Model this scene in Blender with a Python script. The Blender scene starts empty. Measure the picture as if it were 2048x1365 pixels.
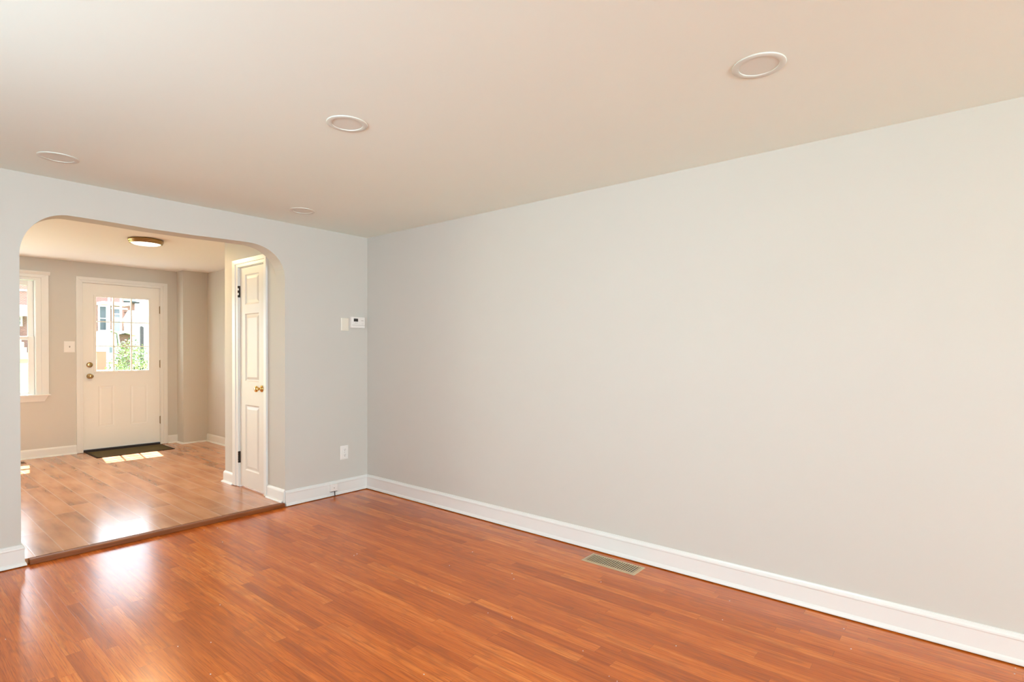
import bpy, math, random
from mathutils import Vector

random.seed(7)
scene = bpy.context.scene
col = scene.collection

# ------------------------------------------------------------------ camera
CAM_H = 1.34507
cam_data = bpy.data.cameras.new('camera')
cam = bpy.data.objects.new('camera', cam_data)
col.objects.link(cam)
cam_data.sensor_fit = 'HORIZONTAL'
cam_data.sensor_width = 36.0
cam_data.lens = 1092.2 / 2048 * 36.0
cam_data.shift_y = 31.28 / 2048
cam_data.clip_start = 0.05
cam_data.clip_end = 400
_yaw, _pitch, _roll = 0.87829, -0.01039, 0.00315
_f = Vector((math.sin(_yaw) * math.cos(_pitch), math.cos(_yaw) * math.cos(_pitch), math.sin(_pitch)))
_r0 = Vector((math.cos(_yaw), -math.sin(_yaw), 0))
_u0 = _r0.cross(_f)
_r = _r0 * math.cos(_roll) + _u0 * math.sin(_roll)
_u = -_r0 * math.sin(_roll) + _u0 * math.cos(_roll)
from mathutils import Matrix
cam.matrix_world = Matrix(((_r.x, _u.x, -_f.x, 0), (_r.y, _u.y, -_f.y, 0), (_r.z, _u.z, -_f.z, CAM_H), (0, 0, 0, 1)))
scene.camera = cam

# ------------------------------------------------------------------ view, sky, sun, daylight
scene.view_settings.view_transform = 'Standard'
scene.view_settings.look = 'None'
scene.view_settings.gamma = 1.0
scene.view_settings.exposure = 0.05
scene.view_settings.use_curve_mapping = False
scene.cycles.use_denoising = True
scene.cycles.max_bounces = 14
scene.cycles.diffuse_bounces = 10
scene.cycles.sample_clamp_indirect = 3.0
scene.cycles.caustics_reflective = False
scene.cycles.caustics_refractive = False

world = bpy.data.worlds.new('sky')
scene.world = world
world.use_nodes = True
wn = world.node_tree.nodes
wn.clear()
w_out = wn.new('ShaderNodeOutputWorld')
w_bg = wn.new('ShaderNodeBackground')
w_bg.inputs['Color'].default_value = (0.73, 0.87, 1.0, 1)
w_bg.inputs['Strength'].default_value = 10.0
world.node_tree.links.new(w_bg.outputs[0], w_out.inputs[0])

def lamp(name, kind, loc, direction, energy, color, **kw):
    d = bpy.data.lights.new(name, kind)
    d.energy = energy
    d.color = color
    for k, v in kw.items():
        if k != 'portal':
            setattr(d, k, v)
    o = bpy.data.objects.new(name, d)
    col.objects.link(o)
    o.location = loc
    o.rotation_euler = Vector(direction).to_track_quat('-Z', 'Y').to_euler()
    if kw.get('portal'):
        d.cycles.is_portal = True
    return o

lamp('sun', 'SUN', (0, 30, 40), (-0.14, -1.0, -1.82), 42.0, (1.0, 0.98, 0.94), angle=0.009)
# daylight arriving through the front windows behind the camera
FRONT_Y = -5.0
DAY = (0.775, 0.985, 1.0)
for wx in (-0.1, 1.1):
    lamp('front_window_daylight', 'AREA', (wx, FRONT_Y - 0.14, 1.42), (0, 1, 0), 158.0, DAY, shape='RECTANGLE', size=0.86, size_y=1.46)
for wy in (1.1, 2.3):  # fill lamps outside invented side windows, to light the right wall evenly
    lamp('side_fill_lamp', 'AREA', (-1.25 - 0.62, wy, 1.62), (1, 0, 0), 45.0, DAY, shape='RECTANGLE', size=0.95, size_y=1.30)
# sky portals over the rear window and the glass of the back door
lamp('rear_window_portal', 'AREA', (1.0, 8.86, 1.49), (0, -1, 0), 1.0, (1, 1, 1), shape='RECTANGLE', size=0.86, size_y=1.46, portal=True)
lamp('rear_door_portal', 'AREA', (2.289, 8.86, 1.55), (0, -1, 0), 1.0, (1, 1, 1), shape='RECTANGLE', size=0.66, size_y=1.04, portal=True)
# added warm fill at an invented patio door, standing in for yard bounce
lamp('patio_fill_lamp', 'AREA', (-0.37, 9.05, 0.85), (0, -1, 0.30), 58.0, (1.0, 0.88, 0.70), shape='RECTANGLE', size=1.40, size_y=1.60)

# ------------------------------------------------------------------ key sizes
XR = 3.199      # right wall of the front room
XL = -1.25      # left wall
YA = 4.488      # room side of the arched wall
YB = 4.643      # far side of it
H = 2.44
ST = 0.033      # the back room's floor stands one board higher
HD = 2.4525
YF = 8.608      # inner face of the rear wall
XDR = 3.25      # right wall of the back room
XC = 2.361      # closet face / right jamb of the arch
YC = 5.673      # far corner of the closet
AL, AR = 0.655, 2.361

# ------------------------------------------------------------------ materials
MATS = {}

class NT:
    def __init__(s, name):
        s.m = bpy.data.materials.new(name)
        s.m.use_nodes = True
        s.t = s.m.node_tree
        s.t.nodes.clear()
        s.out = s.n('ShaderNodeOutputMaterial')
    def n(s, typ, **kw):
        nd = s.t.nodes.new(typ)
        for k, v in kw.items():
            setattr(nd, k, v)
        return nd
    def l(s, a, b):
        s.t.links.new(a, b)
    def math(s, op, a, b=None, c=None):
        nd = s.n('ShaderNodeMath', operation=op)
        for i, v in enumerate((a, b, c)):
            if v is None:
                continue
            if isinstance(v, (int, float)):
                nd.inputs[i].default_value = v
            else:
                s.l(v, nd.inputs[i])
        return nd.outputs[0]
    def vec(s, x, y, z):
        nd = s.n('ShaderNodeCombineXYZ')
        for i, v in enumerate((x, y, z)):
            if isinstance(v, (int, float)):
                nd.inputs[i].default_value = v
            else:
                s.l(v, nd.inputs[i])
        return nd.outputs[0]
    def noise(s, v, scale=1.0, detail=3.0, rough=0.55, dist=0.0):
        nd = s.n('ShaderNodeTexNoise')
        nd.inputs['Scale'].default_value = scale
        nd.inputs['Detail'].default_value = detail
        nd.inputs['Roughness'].default_value = rough
        nd.inputs['Distortion'].default_value = dist
        s.l(v, nd.inputs['Vector'])
        return nd.outputs[0]
    def white(s, v, dim='2D'):
        nd = s.n('ShaderNodeTexWhiteNoise', noise_dimensions=dim)
        if dim == '1D':
            s.l(v, nd.inputs['W'])
        else:
            s.l(v, nd.inputs['Vector'])
        return nd.outputs['Value']
    def ramp(s, fac, stops):
        nd = s.n('ShaderNodeValToRGB')
        e = nd.color_ramp.elements
        while len(e) > 1:
            e.remove(e[-1])
        e[0].position, e[0].color = stops[0][0], (*stops[0][1], 1)
        for p, c in stops[1:]:
            x = e.new(p)
            x.color = (*c, 1)
        s.l(fac, nd.inputs[0])
        return nd.outputs[0]
    def mix(s, fac, a, b, blend='MIX'):
        nd = s.n('ShaderNodeMix', data_type='RGBA', blend_type=blend)
        ins = [i for i in nd.inputs if i.type == 'RGBA']
        if isinstance(fac, (int, float)):
            nd.inputs[0].default_value = fac
        else:
            s.l(fac, nd.inputs[0])
        for i, v in zip(ins, (a, b)):
            if isinstance(v, tuple):
                i.default_value = (*v, 1)
            else:
                s.l(v, i)
        return [o for o in nd.outputs if o.type == 'RGBA'][0]
    def xyz(s):
        tc = s.n('ShaderNodeTexCoord')
        sp = s.n('ShaderNodeSeparateXYZ')
        s.l(tc.outputs['Object'], sp.inputs[0])
        return tc.outputs['Object'], sp.outputs[0], sp.outputs[1], sp.outputs[2]
    def bump(s, h, strength=0.2, dist=0.01):
        nd = s.n('ShaderNodeBump')
        nd.inputs['Strength'].default_value = strength
        nd.inputs['Distance'].default_value = dist
        s.l(h, nd.inputs['Height'])
        return nd.outputs[0]
    def principled(s, color, rough, normal=None, coat=None, **kw):
        p = s.n('ShaderNodeBsdfPrincipled')
        for key, v in (('Base Color', color), ('Roughness', rough)):
            if isinstance(v, (int, float)):
                p.inputs[key].default_value = v
            elif isinstance(v, tuple):
                p.inputs[key].default_value = (*v, 1)
            else:
                s.l(v, p.inputs[key])
        for k, v in kw.items():
            p.inputs[k].default_value = v
        if normal is not None:
            s.l(normal, p.inputs['Normal'])
            if coat is not None:
                s.l(coat, p.inputs['Coat Normal'])
        s.l(p.outputs[0], s.out.inputs[0])
        return p

def paint(name, color, rough=0.5, spec=0.4, vary=0.02, bump=0.06, scale=60.0):
    if name in MATS:
        return MATS[name]
    t = NT(name)
    o, x, y, z = t.xyz()
    nz = t.noise(o, scale * 0.05, 2.0)
    f = t.math('MULTIPLY_ADD', nz, 2 * vary, 1 - vary)
    c = t.mix(1.0, color, t.vec(f, f, f), 'MULTIPLY')
    hb = t.noise(o, scale * 4, 3.0)
    t.principled(c, rough, t.bump(hb, bump, 0.002), **{'Specular IOR Level': spec})
    MATS[name] = t.m
    return t.m

def metal(name, color, rough=0.25, metallic=1.0):
    if name in MATS:
        return MATS[name]
    t = NT(name)
    o, x, y, z = t.xyz()
    nz = t.noise(o, 90.0, 3.0)
    r = t.math('MULTIPLY_ADD', nz, 0.15, rough - 0.07)
    c = t.mix(nz, tuple(v * 0.85 for v in color), color)
    p = t.principled(c, r, None, Metallic=metallic)
    MATS[name] = t.m
    return t.m

def oak_floor():
    t = NT('stained_oak_strips')
    o, x, y, z = t.xyz()
    bw = 0.0585
    xs = t.math('DIVIDE', x, bw)
    row = t.math('FLOOR', xs)
    fx = t.math('FRACT', xs)
    r1 = t.white(row, '1D')
    r2 = t.white(t.math('ADD', row, 37.3), '1D')
    ln = t.math('MULTIPLY_ADD', r2, 0.75, 0.6)
    ys = t.math('DIVIDE', t.math('MULTIPLY_ADD', r1, 9.0, y), ln)
    cid = t.math('FLOOR', ys)
    fy = t.math('FRACT', ys)
    idv = t.white(t.vec(row, cid, 0.0))
    id2 = t.white(t.vec(cid, t.math('ADD', row, 11.7), 0.0))
    # long grain
    g1 = t.noise(t.vec(t.math('MULTIPLY_ADD', idv, 40.0, t.math('MULTIPLY', x, 55.0)), t.math('MULTIPLY', y, 2.2), t.math('MULTIPLY', id2, 30.0)), 1.0, 4.0, 0.6, 0.4)
    pores = t.noise(t.vec(t.math('MULTIPLY_ADD', id2, 60.0, t.math('MULTIPLY', x, 240.0)), t.math('MULTIPLY', y, 7.0), t.math('MULTIPLY', idv, 20.0)), 1.0, 3.0, 0.6)
    # cathedral figure
    wob = t.noise(t.vec(t.math('MULTIPLY', x, 9.0), t.math('MULTIPLY_ADD', idv, 50.0, t.math('MULTIPLY', y, 1.6)), id2), 1.0, 2.0)
    cat = t.math('SINE', t.math('MULTIPLY_ADD', wob, 46.0, t.math('MULTIPLY', y, 3.0)))
    cat = t.math('MULTIPLY', t.math('MAXIMUM', cat, 0.0), t.math('GREATER_THAN', id2, 0.5))
    tone = t.math('ADD', t.math('MULTIPLY', idv, 0.44), t.math('MULTIPLY_ADD', g1, 0.95, -0.20))
    base = t.ramp(tone, [(0.14, (0.31, 0.060, 0.006)), (0.38, (0.49, 0.107, 0.010)), (0.60, (0.625, 0.152, 0.016)), (0.86, (0.79, 0.250, 0.042))])
    cloud = t.noise(t.vec(x, y, 3.0), 1.3, 3.0)
    base = t.mix(t.math('MULTIPLY_ADD', cloud, 1.2, -0.35), base, (0.53, 0.113, 0.010))
    pm = t.math('MULTIPLY', t.math('SUBTRACT', 0.49, pores), 4.0)
    pm = t.math('MINIMUM', t.math('MAXIMUM', pm, 0.0), 0.5)
    base = t.mix(pm, base, (0.25, 0.050, 0.008))
    base = t.mix(t.math('MULTIPLY', cat, 0.27), base, (0.24, 0.066, 0.016))
    ex = t.math('MINIMUM', fx, t.math('SUBTRACT', 1.0, fx))
    ey = t.math('MULTIPLY', t.math('MINIMUM', fy, t.math('SUBTRACT', 1.0, fy)), 12.0)
    e = t.math('MINIMUM', ex, ey)
    gap = t.math('MINIMUM', t.math('DIVIDE', e, 0.022), 1.0)
    base = t.mix(t.math('MULTIPLY', t.math('SUBTRACT', 1.0, gap), 0.45), base, (0.12, 0.032, 0.010))
    wear = t.noise(t.vec(x, y, 9.0), 2.1, 4.0)
    rough = t.math('ADD', t.math('MULTIPLY_ADD', wear, 0.12, 0.19), t.math('MULTIPLY', g1, 0.06))
    hgt = t.math('ADD', t.math('MULTIPLY', gap, 0.6), t.math('ADD', t.math('MULTIPLY', pores, 0.25), t.math('MULTIPLY', t.noise(t.vec(t.math('MULTIPLY', x, 22.0), t.math('MULTIPLY', y, 5.0), idv), 1.0, 2.0), 0.9)))
    t.principled(base, rough, t.bump(hgt, 0.06, 0.004), t.bump(hgt, 0.055, 0.004), **{'Specular IOR Level': 0.0, 'Coat Weight': 1.0, 'Coat Roughness': 0.21, 'Coat IOR': 1.5})
    return t.m

def plank_floor():
    t = NT('brown_wide_planks')
    o, x, y, z = t.xyz()
    bw = 0.1405
    xs = t.math('DIVIDE', t.math('ADD', x, -0.726 + 10 * bw), bw)
    row = t.math('FLOOR', xs)
    fx = t.math('FRACT', xs)
    r1 = t.white(row, '1D')
    ys = t.math('DIVIDE', t.math('MULTIPLY_ADD', r1, 5.0, y), 1.22)
    cid = t.math('FLOOR', ys)
    fy = t.math('FRACT', ys)
    idv = t.white(t.vec(row, cid, 0.0))
    g1 = t.noise(t.vec(t.math('MULTIPLY_ADD', idv, 40.0, t.math('MULTIPLY', x, 9.0)), t.math('MULTIPLY', y, 2.0), t.math('MULTIPLY', idv, 30.0)), 1.0, 3.0, 0.5, 0.0)
    g2 = t.noise(t.vec(t.math('MULTIPLY_ADD', idv, 20.0, t.math('MULTIPLY', x, 60.0)), t.math('MULTIPLY', y, 2.5), idv), 1.0, 2.0, 0.5)
    tone = t.math('ADD', t.math('MULTIPLY', idv, 0.14), t.math('ADD', t.math('MULTIPLY', g1, 0.78), t.math('MULTIPLY', g2, 0.14)))
    base = t.ramp(tone, [(0.30, (0.25, 0.104, 0.048)), (0.52, (0.46, 0.208, 0.100)), (0.78, (0.62, 0.315, 0.165))])
    ex = t.math('MULTIPLY', t.math('MINIMUM', fx, t.math('SUBTRACT', 1.0, fx)), bw)
    ey = t.math('MULTIPLY', t.math('MINIMUM', fy, t.math('SUBTRACT', 1.0, fy)), 1.22)
    e = t.math('MINIMUM', ex, ey)
    gap = t.math('MINIMUM', t.math('DIVIDE', e, 0.0045), 1.0)
    base = t.mix(t.math('MULTIPLY', t.math('SUBTRACT', 1.0, gap), 0.55), base, (0.66, 0.52, 0.42))  # pale seams: sky glint off the plank bevels put into the colour
    rough = t.math('MULTIPLY_ADD', g1, 0.08, 0.22)
    hgt = gap
    t.principled(base, rough, t.bump(hgt, 0.06, 0.003), t.bump(hgt, 0.03, 0.003), **{'Specular IOR Level': 0.0, 'Coat Weight': 1.0, 'Coat Roughness': 0.19, 'Coat IOR': 1.62})
    return t.m

def wood(name, dark, light, rough=0.35):
    t = NT(name)
    o, x, y, z = t.xyz()
    g = t.noise(t.vec(t.math('MULTIPLY', x, 4.0), t.math('MULTIPLY', y, 90.0), t.math('MULTIPLY', z, 90.0)), 1.0, 4.0, 0.6, 0.5)
    t.principled(t.ramp(g, [(0.3, dark), (0.7, light)]), rough, t.bump(g, 0.1, 0.002))
    return t.m

def brick_mat(name, c1, c2, mortar, scale=4.6):
    t = NT(name)
    o, x, y, z = t.xyz()
    b = t.n('ShaderNodeTexBrick')
    t.l(t.vec(t.math('ADD', x, y), z, 0.0), b.inputs['Vector'])
    b.inputs['Color1'].default_value = (*c1, 1)
    b.inputs['Color2'].default_value = (*c2, 1)
    b.inputs['Mortar'].default_value = (*mortar, 1)
    b.inputs['Scale'].default_value = scale
    b.inputs['Mortar Size'].default_value = 0.014
    t.principled(b.outputs[0], 0.85, t.bump(b.outputs[1], -0.2, 0.01))
    return t.m

def siding_mat(name, color):
    t = NT(name)
    o, x, y, z = t.xyz()
    f = t.math('FRACT', t.math('MULTIPLY', z, 8.0))
    c = t.mix(t.math('LESS_THAN', f, 0.1), color, tuple(v * 0.7 for v in color))
    t.principled(c, 0.6, t.bump(f, 0.4, 0.02))
    return t.m

def grass_mat():
    t = NT('grass_green')
    o, x, y, z = t.xyz()
    n = t.noise(o, 3.0, 5.0)
    t.principled(t.ramp(n, [(0.3, (0.10, 0.17, 0.035)), (0.7, (0.24, 0.32, 0.07))]), 0.9, t.bump(n, 0.5, 0.05))
    return t.m

def leaf_mat():
    t = NT('leaf_green')
    o, x, y, z = t.xyz()
    n = t.noise(o, 9.0, 2.0)
    p = t.principled(t.ramp(n, [(0.3, (0.03, 0.065, 0.016)), (0.52, (0.11, 0.17, 0.035)), (0.72, (0.27, 0.30, 0.06))]), 0.45)
    return t.m

def glass_mat():
    t = NT('clear_glass')
    tr = t.n('ShaderNodeBsdfTransparent')
    gl = t.n('ShaderNodeBsdfGlossy')
    gl.inputs['Roughness'].default_value = 0.02
    lw = t.n('ShaderNodeLayerWeight')
    lw.inputs['Blend'].default_value = 0.5
    fr = t.math('MULTIPLY_ADD', t.math('POWER', lw.outputs['Facing'], 5.0), 0.9, 0.04)
    tr.inputs[0].default_value = (0.97, 0.98, 0.975, 1)
    mx = t.n('ShaderNodeMixShader')
    t.l(fr, mx.inputs[0])
    t.l(tr.outputs[0], mx.inputs[1])
    t.l(gl.outputs[0], mx.inputs[2])
    t.l(mx.outputs[0], t.out.inputs[0])
    return t.m

def emit_mat(name, color, strength):
    t = NT(name)
    o, x, y, z = t.xyz()
    n = t.noise(o, 20.0, 1.0)
    e = t.n('ShaderNodeEmission')
    e.inputs[0].default_value = (*color, 1)
    t.l(t.math('MULTIPLY_ADD', n, 0.05 * strength, strength), e.inputs[1])
    t.l(e.outputs[0], t.out.inputs[0])
    return t.m

M_WALL = paint('greige_wall_paint', (0.585, 0.572, 0.535), 0.6, 0.3, 0.012, 0.08)
M_CEIL = paint('flat_white_ceiling_paint', (0.80, 0.905, 0.865), 0.75, 0.2, 0.01, 0.06)
M_CEIL2 = paint('lit_white_ceiling_paint', (0.87, 0.86, 0.83), 0.75, 0.2, 0.01, 0.06)  # same paint as the front ceiling, with the back room's brighter light in the colour
M_TRIM = paint('semigloss_white_trim', (0.765, 0.775, 0.765), 0.3, 0.5, 0.008, 0.02)
M_DOOR = paint('white_door_paint', (0.74, 0.72, 0.68), 0.38, 0.45, 0.012, 0.03)
M_XDOOR = paint('offwhite_door_paint', (0.82, 0.815, 0.78), 0.4, 0.45, 0.02, 0.03)
M_VINYL = paint('white_vinyl', (0.84, 0.84, 0.83), 0.35, 0.5, 0.005, 0.0)
M_PLASTIC = paint('white_plastic', (0.82, 0.81, 0.79), 0.35, 0.5, 0.005, 0.0)
M_IVORY = paint('ivory_plastic', (0.80, 0.76, 0.66), 0.35, 0.5, 0.005, 0.0)
M_LENS = paint('frosted_white_lens', (0.69, 0.74, 0.70), 0.5, 0.3, 0.005, 0.0)
M_RING = paint('white_light_trim', (0.66, 0.71, 0.67), 0.45, 0.3, 0.005, 0.0)
M_DARK = paint('black_plastic', (0.012, 0.011, 0.010), 0.3, 0.5, 0.1, 0.0)
M_GREY = paint('grey_button', (0.35, 0.34, 0.33), 0.4, 0.4, 0.05, 0.0)
M_OAK = oak_floor()
M_PLANK = plank_floor()
M_THRESH = wood('dark_orange_wood', (0.15, 0.034, 0.003), (0.26, 0.066, 0.006), 0.5)
M_BRASS = metal('polished_brass', (0.86, 0.58, 0.22), 0.14)
M_ANTIQUE = metal('antique_brass', (0.45, 0.33, 0.17), 0.28)
M_BRONZE = metal('brushed_bronze', (0.36, 0.22, 0.09), 0.32)
M_HINGE = metal('dark_hinge_metal', (0.055, 0.045, 0.038), 0.4)
M_HINGE2 = metal('worn_brass_hinge', (0.30, 0.22, 0.13), 0.4)
M_TAN = metal('tan_enamel', (0.56, 0.43, 0.27), 0.45, 0.25)
M_REG2 = metal('brown_enamel', (0.20, 0.10, 0.05), 0.5, 0.2)
M_SILL = metal('dark_door_sill', (0.020, 0.012, 0.009), 0.5, 0.2)
M_MAT = paint('olive_brown_mat_pile', (0.105, 0.080, 0.040), 0.95, 0.1, 0.25, 0.6, 120)
M_MATEDGE = paint('dark_mat_binding', (0.030, 0.016, 0.012), 0.8, 0.2, 0.1, 0.1)
M_GLASS = glass_mat()
M_GLOW = emit_mat('lit_frosted_glass', (1.0, 0.86, 0.66), 3.0)
M_BRICK = brick_mat('red_brick', (0.21, 0.085, 0.06), (0.15, 0.06, 0.045), (0.27, 0.23, 0.21))
M_GARAGE = brick_mat('dark_red_brick', (0.10, 0.035, 0.027), (0.07, 0.026, 0.02), (0.13, 0.10, 0.09))
M_SIDING = siding_mat('white_siding', (0.80, 0.80, 0.80))
M_WHITE = paint('white_exterior_paint', (0.80, 0.80, 0.80), 0.5, 0.4, 0.02, 0.05)
M_RUST = paint('faded_orange_door_paint', (0.24, 0.105, 0.07), 0.6, 0.3, 0.25, 0.1, 30)
M_PANE = paint('dark_window_pane', (0.05, 0.062, 0.075), 0.25, 0.6, 0.2, 0.0, 20)
M_AQUA = paint('pale_aqua_panel', (0.24, 0.31, 0.30), 0.5, 0.4, 0.05, 0.0, 20)
M_CREAM = paint('cream_frame_paint', (0.74, 0.68, 0.46), 0.5, 0.4, 0.03, 0.0)
M_STEP = paint('tan_concrete', (0.62, 0.50, 0.36), 0.9, 0.2, 0.1, 0.3, 30)
M_GRASS = grass_mat()
M_LEAF = leaf_mat()
M_BARK = paint('weathered_grey_wood', (0.035, 0.033, 0.032), 0.9, 0.2, 0.3, 0.4, 40)
M_ROOF = paint('pale_shingle', (0.55, 0.55, 0.55), 0.9, 0.2, 0.1, 0.3, 40)
M_CONC = paint('pale_concrete', (0.60, 0.58, 0.54), 0.9, 0.2, 0.08, 0.3, 30)
M_WIRE = paint('black_cable', (0.06, 0.06, 0.065), 0.6, 0.3, 0.05, 0.0)
M_FLECK = paint('white_paint_crumb', (0.78, 0.68, 0.58), 0.6, 0.3, 0.05, 0.1)

# ------------------------------------------------------------------ mesh builder
class MB:
    def __init__(s):
        s.v, s.f, s.sm = [], [], []
    def add(s, vs, fs, smooth=False):
        b = len(s.v)
        s.v += [tuple(p) for p in vs]
        s.f += [tuple(i + b for i in q) for q in fs]
        s.sm += [smooth] * len(fs)
        return s
    def box(s, x0, x1, y0, y1, z0, z1):
        vs = [(x, y, z) for z in (z0, z1) for y in (y0, y1) for x in (x0, x1)]
        return s.add(vs, [(0, 2, 3, 1), (4, 5, 7, 6), (0, 1, 5, 4), (2, 6, 7, 3), (0, 4, 6, 2), (1, 3, 7, 5)])
    def prism(s, pts, ext, smooth=False):
        """closed outline pts (3-D, planar) pushed along vector ext"""
        n = len(pts)
        vs = [Vector(p) for p in pts] + [Vector(p) + Vector(ext) for p in pts]
        s.add(vs, [tuple(range(n - 1, -1, -1)), tuple(range(n, 2 * n))])
        b = len(s.v) - 2 * n
        for i in range(n):
            j = (i + 1) % n
            s.f.append((b + i, b + j, b + n + j, b + n + i))
            s.sm.append(smooth)
        return s
    def lathe(s, o, axis, prof, seg=32, smooth=True):
        """prof = [(radius, along)], revolved about axis through o"""
        a = Vector(axis).normalized()
        t = Vector((0, 0, 1)) if abs(a.z) < 0.9 else Vector((1, 0, 0))
        p = a.cross(t).normalized()
        q = a.cross(p)
        vs = []
        for r, h in prof:
            for k in range(seg):
                an = 2 * math.pi * k / seg
                vs.append(Vector(o) + a * h + (p * math.cos(an) + q * math.sin(an)) * r)
        fs = []
        for i in range(len(prof) - 1):
            for k in range(seg):
                k2 = (k + 1) % seg
                fs.append((i * seg + k, i * seg + k2, (i + 1) * seg + k2, (i + 1) * seg + k))
        s.add(vs, fs, smooth)
        if prof[0][0] > 1e-6:
            s.add(vs[:seg], [tuple(range(seg))])
        if prof[-1][0] > 1e-6:
            s.add(vs[-seg:], [tuple(range(seg - 1, -1, -1))])
        return s
    def tube(s, pts, r, seg=8):
        pts = [Vector(p) for p in pts]
        vs, fs = [], []
        for i, p in enumerate(pts):
            d = (pts[min(i + 1, len(pts) - 1)] - pts[max(i - 1, 0)]).normalized()
            t = Vector((0, 0, 1)) if abs(d.z) < 0.9 else Vector((1, 0, 0))
            a = d.cross(t).normalized()
            b = d.cross(a)
            for k in range(seg):
                an = 2 * math.pi * k / seg
                vs.append(p + (a * math.cos(an) + b * math.sin(an)) * r)
        for i in range(len(pts) - 1):
            for k in range(seg):
                k2 = (k + 1) % seg
                fs.append((i * seg + k, i * seg + k2, (i + 1) * seg + k2, (i + 1) * seg + k))
        fs.append(tuple(range(seg - 1, -1, -1)))
        fs.append(tuple(range((len(pts) - 1) * seg, len(pts) * seg)))
        return s.add(vs, fs, True)
    def sweep(s, path, prof):
        """prof [(out, up)] swept along a floor path; out = to the right of travel; mitred corners"""
        path = [Vector(p) for p in path]
        n = len(prof)
        rings = []
        for i, p in enumerate(path):
            d0 = (path[i] - path[i - 1]).normalized() if i else None
            d1 = (path[i + 1] - path[i]).normalized() if i < len(path) - 1 else None
            def right(d):
                return Vector((d.y, -d.x, 0))
            if d0 is None:
                o = right(d1)
            elif d1 is None:
                o = right(d0)
            else:
                a, b = right(d0), right(d1)
                o = (a + b) / (1 + a.dot(b))
            rings.append([p + o * u + Vector((0, 0, w)) for u, w in prof])
        vs = [q for r in rings for q in r]
        fs = []
        for i in range(len(path) - 1):
            for k in range(n):
                k2 = (k + 1) % n
                fs.append((i * n + k, (i + 1) * n + k, (i + 1) * n + k2, i * n + k2))
        fs.append(tuple(range(n)))
        fs.append(tuple(range(len(path) * n - 1, (len(path) - 1) * n - 1, -1)))
        return s.add(vs, fs)
    def build(s, name, mat, parent=None, loc=None, bevel=0.0, recalc=True):
        import bmesh
        off = Vector((0, 0, 0))
        if parent is not None:
            q = parent
            while q is not None:
                off += Vector(q.location)
                q = q.parent
        elif loc is not None:
            off = Vector(loc)
        me = bpy.data.meshes.new(name)
        me.from_pydata([tuple(Vector(p) - off) for p in s.v], [], s.f)
        me.polygons.foreach_set('use_smooth', s.sm)
        if recalc:
            bm = bmesh.new()
            bm.from_mesh(me)
            bmesh.ops.recalc_face_normals(bm, faces=bm.faces)
            bm.to_mesh(me)
            bm.free()
        me.materials.append(mat)
        o = bpy.data.objects.new(name, me)
        col.objects.link(o)
        if parent is not None:
            o.parent = parent
        elif loc is not None:
            o.location = loc
        if bevel > 0:
            b = o.modifiers.new('edge', 'BEVEL')
            b.width = bevel
            b.segments = 2
            b.limit_method = 'ANGLE'
            b.angle_limit = math.radians(50)
        return o

def tag(o, label, cat, group=None, kind=None):
    o['label'] = label
    o['category'] = cat
    if group:
        o['group'] = group
    if kind:
        o['kind'] = kind
    return o

def empty(name, loc):
    o = bpy.data.objects.new(name, None)
    col.objects.link(o)
    o.location = loc
    o.empty_display_size = 0.1
    return o

def struct(o, label, cat):
    return tag(o, label, cat, kind='structure')

def panel_face(mb, us, vs, cell, P):
    """front face split on the us/vs grid; cell(i,j) -> None flat, 'hole', or list of (inset, depth) rings"""
    for i in range(len(us) - 1):
        for j in range(len(vs) - 1):
            u0, u1, v0, v1 = us[i], us[i + 1], vs[j], vs[j + 1]
            c = cell(i, j)
            if c == 'hole':
                continue
            rings = [(0.0, 0.0)] + (c or [])
            q = []
            for ins, d in rings:
                q.append([P(u0 + ins, v0 + ins, d), P(u1 - ins, v0 + ins, d), P(u1 - ins, v1 - ins, d), P(u0 + ins, v1 - ins, d)])
            for a, b in zip(q, q[1:]):
                mb.add(a + b, [(k, (k + 1) % 4, 4 + (k + 1) % 4, 4 + k) for k in range(4)])
            mb.add(q[-1], [(0, 1, 2, 3)])

# ------------------------------------------------------------------ room shell
struct(MB().box(XL - 0.1, XR + 0.06, FRONT_Y - 0.1, YA + 0.03, -0.12, 0.0).build('floor', M_OAK),
       'orange stained oak strip floor of the front room', 'floor')
struct(MB().box(XL - 0.1, XDR + 0.1, YA + 0.03, YF + 0.25, -0.12, ST).build('floor_dining', M_PLANK),
       'wide brown plank floor of the back room beyond the arch', 'floor')
struct(MB().box(XL - 0.2, XR + 0.2, FRONT_Y - 0.25, YA + 0.02, H, H + 0.25).build('ceiling', M_CEIL),
       'warm white flat ceiling of the front room with round lights', 'ceiling')
struct(MB().box(XL - 0.2, XDR + 0.2, YB - 0.02, YF + 0.3, HD, HD + 0.24).build('ceiling_dining', M_CEIL2),
       'bright cream ceiling of the back room seen through the arch', 'ceiling')
struct(MB().box(XR, XR + 0.12, FRONT_Y - 0.25, YA + 0.05, 0, H).build('wall_right', M_WALL),
       'long bare grey wall running along the right side of the front room', 'wall')
lw = MB()
ly_ = [FRONT_Y - 0.25, 0.67, 1.53, 1.87, 2.73, YF + 0.2]
for i in range(5):
    if i in (1, 3):
        lw.box(XL - 0.12, XL, ly_[i], ly_[i + 1], 0, 1.05)
        lw.box(XL - 0.12, XL, ly_[i], ly_[i + 1], 2.20, HD)
    else:
        lw.box(XL - 0.12, XL, ly_[i], ly_[i + 1], 0, HD)
struct(lw.build('wall_left', M_WALL),
       'plain grey wall on the left side of the house', 'wall')

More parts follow.
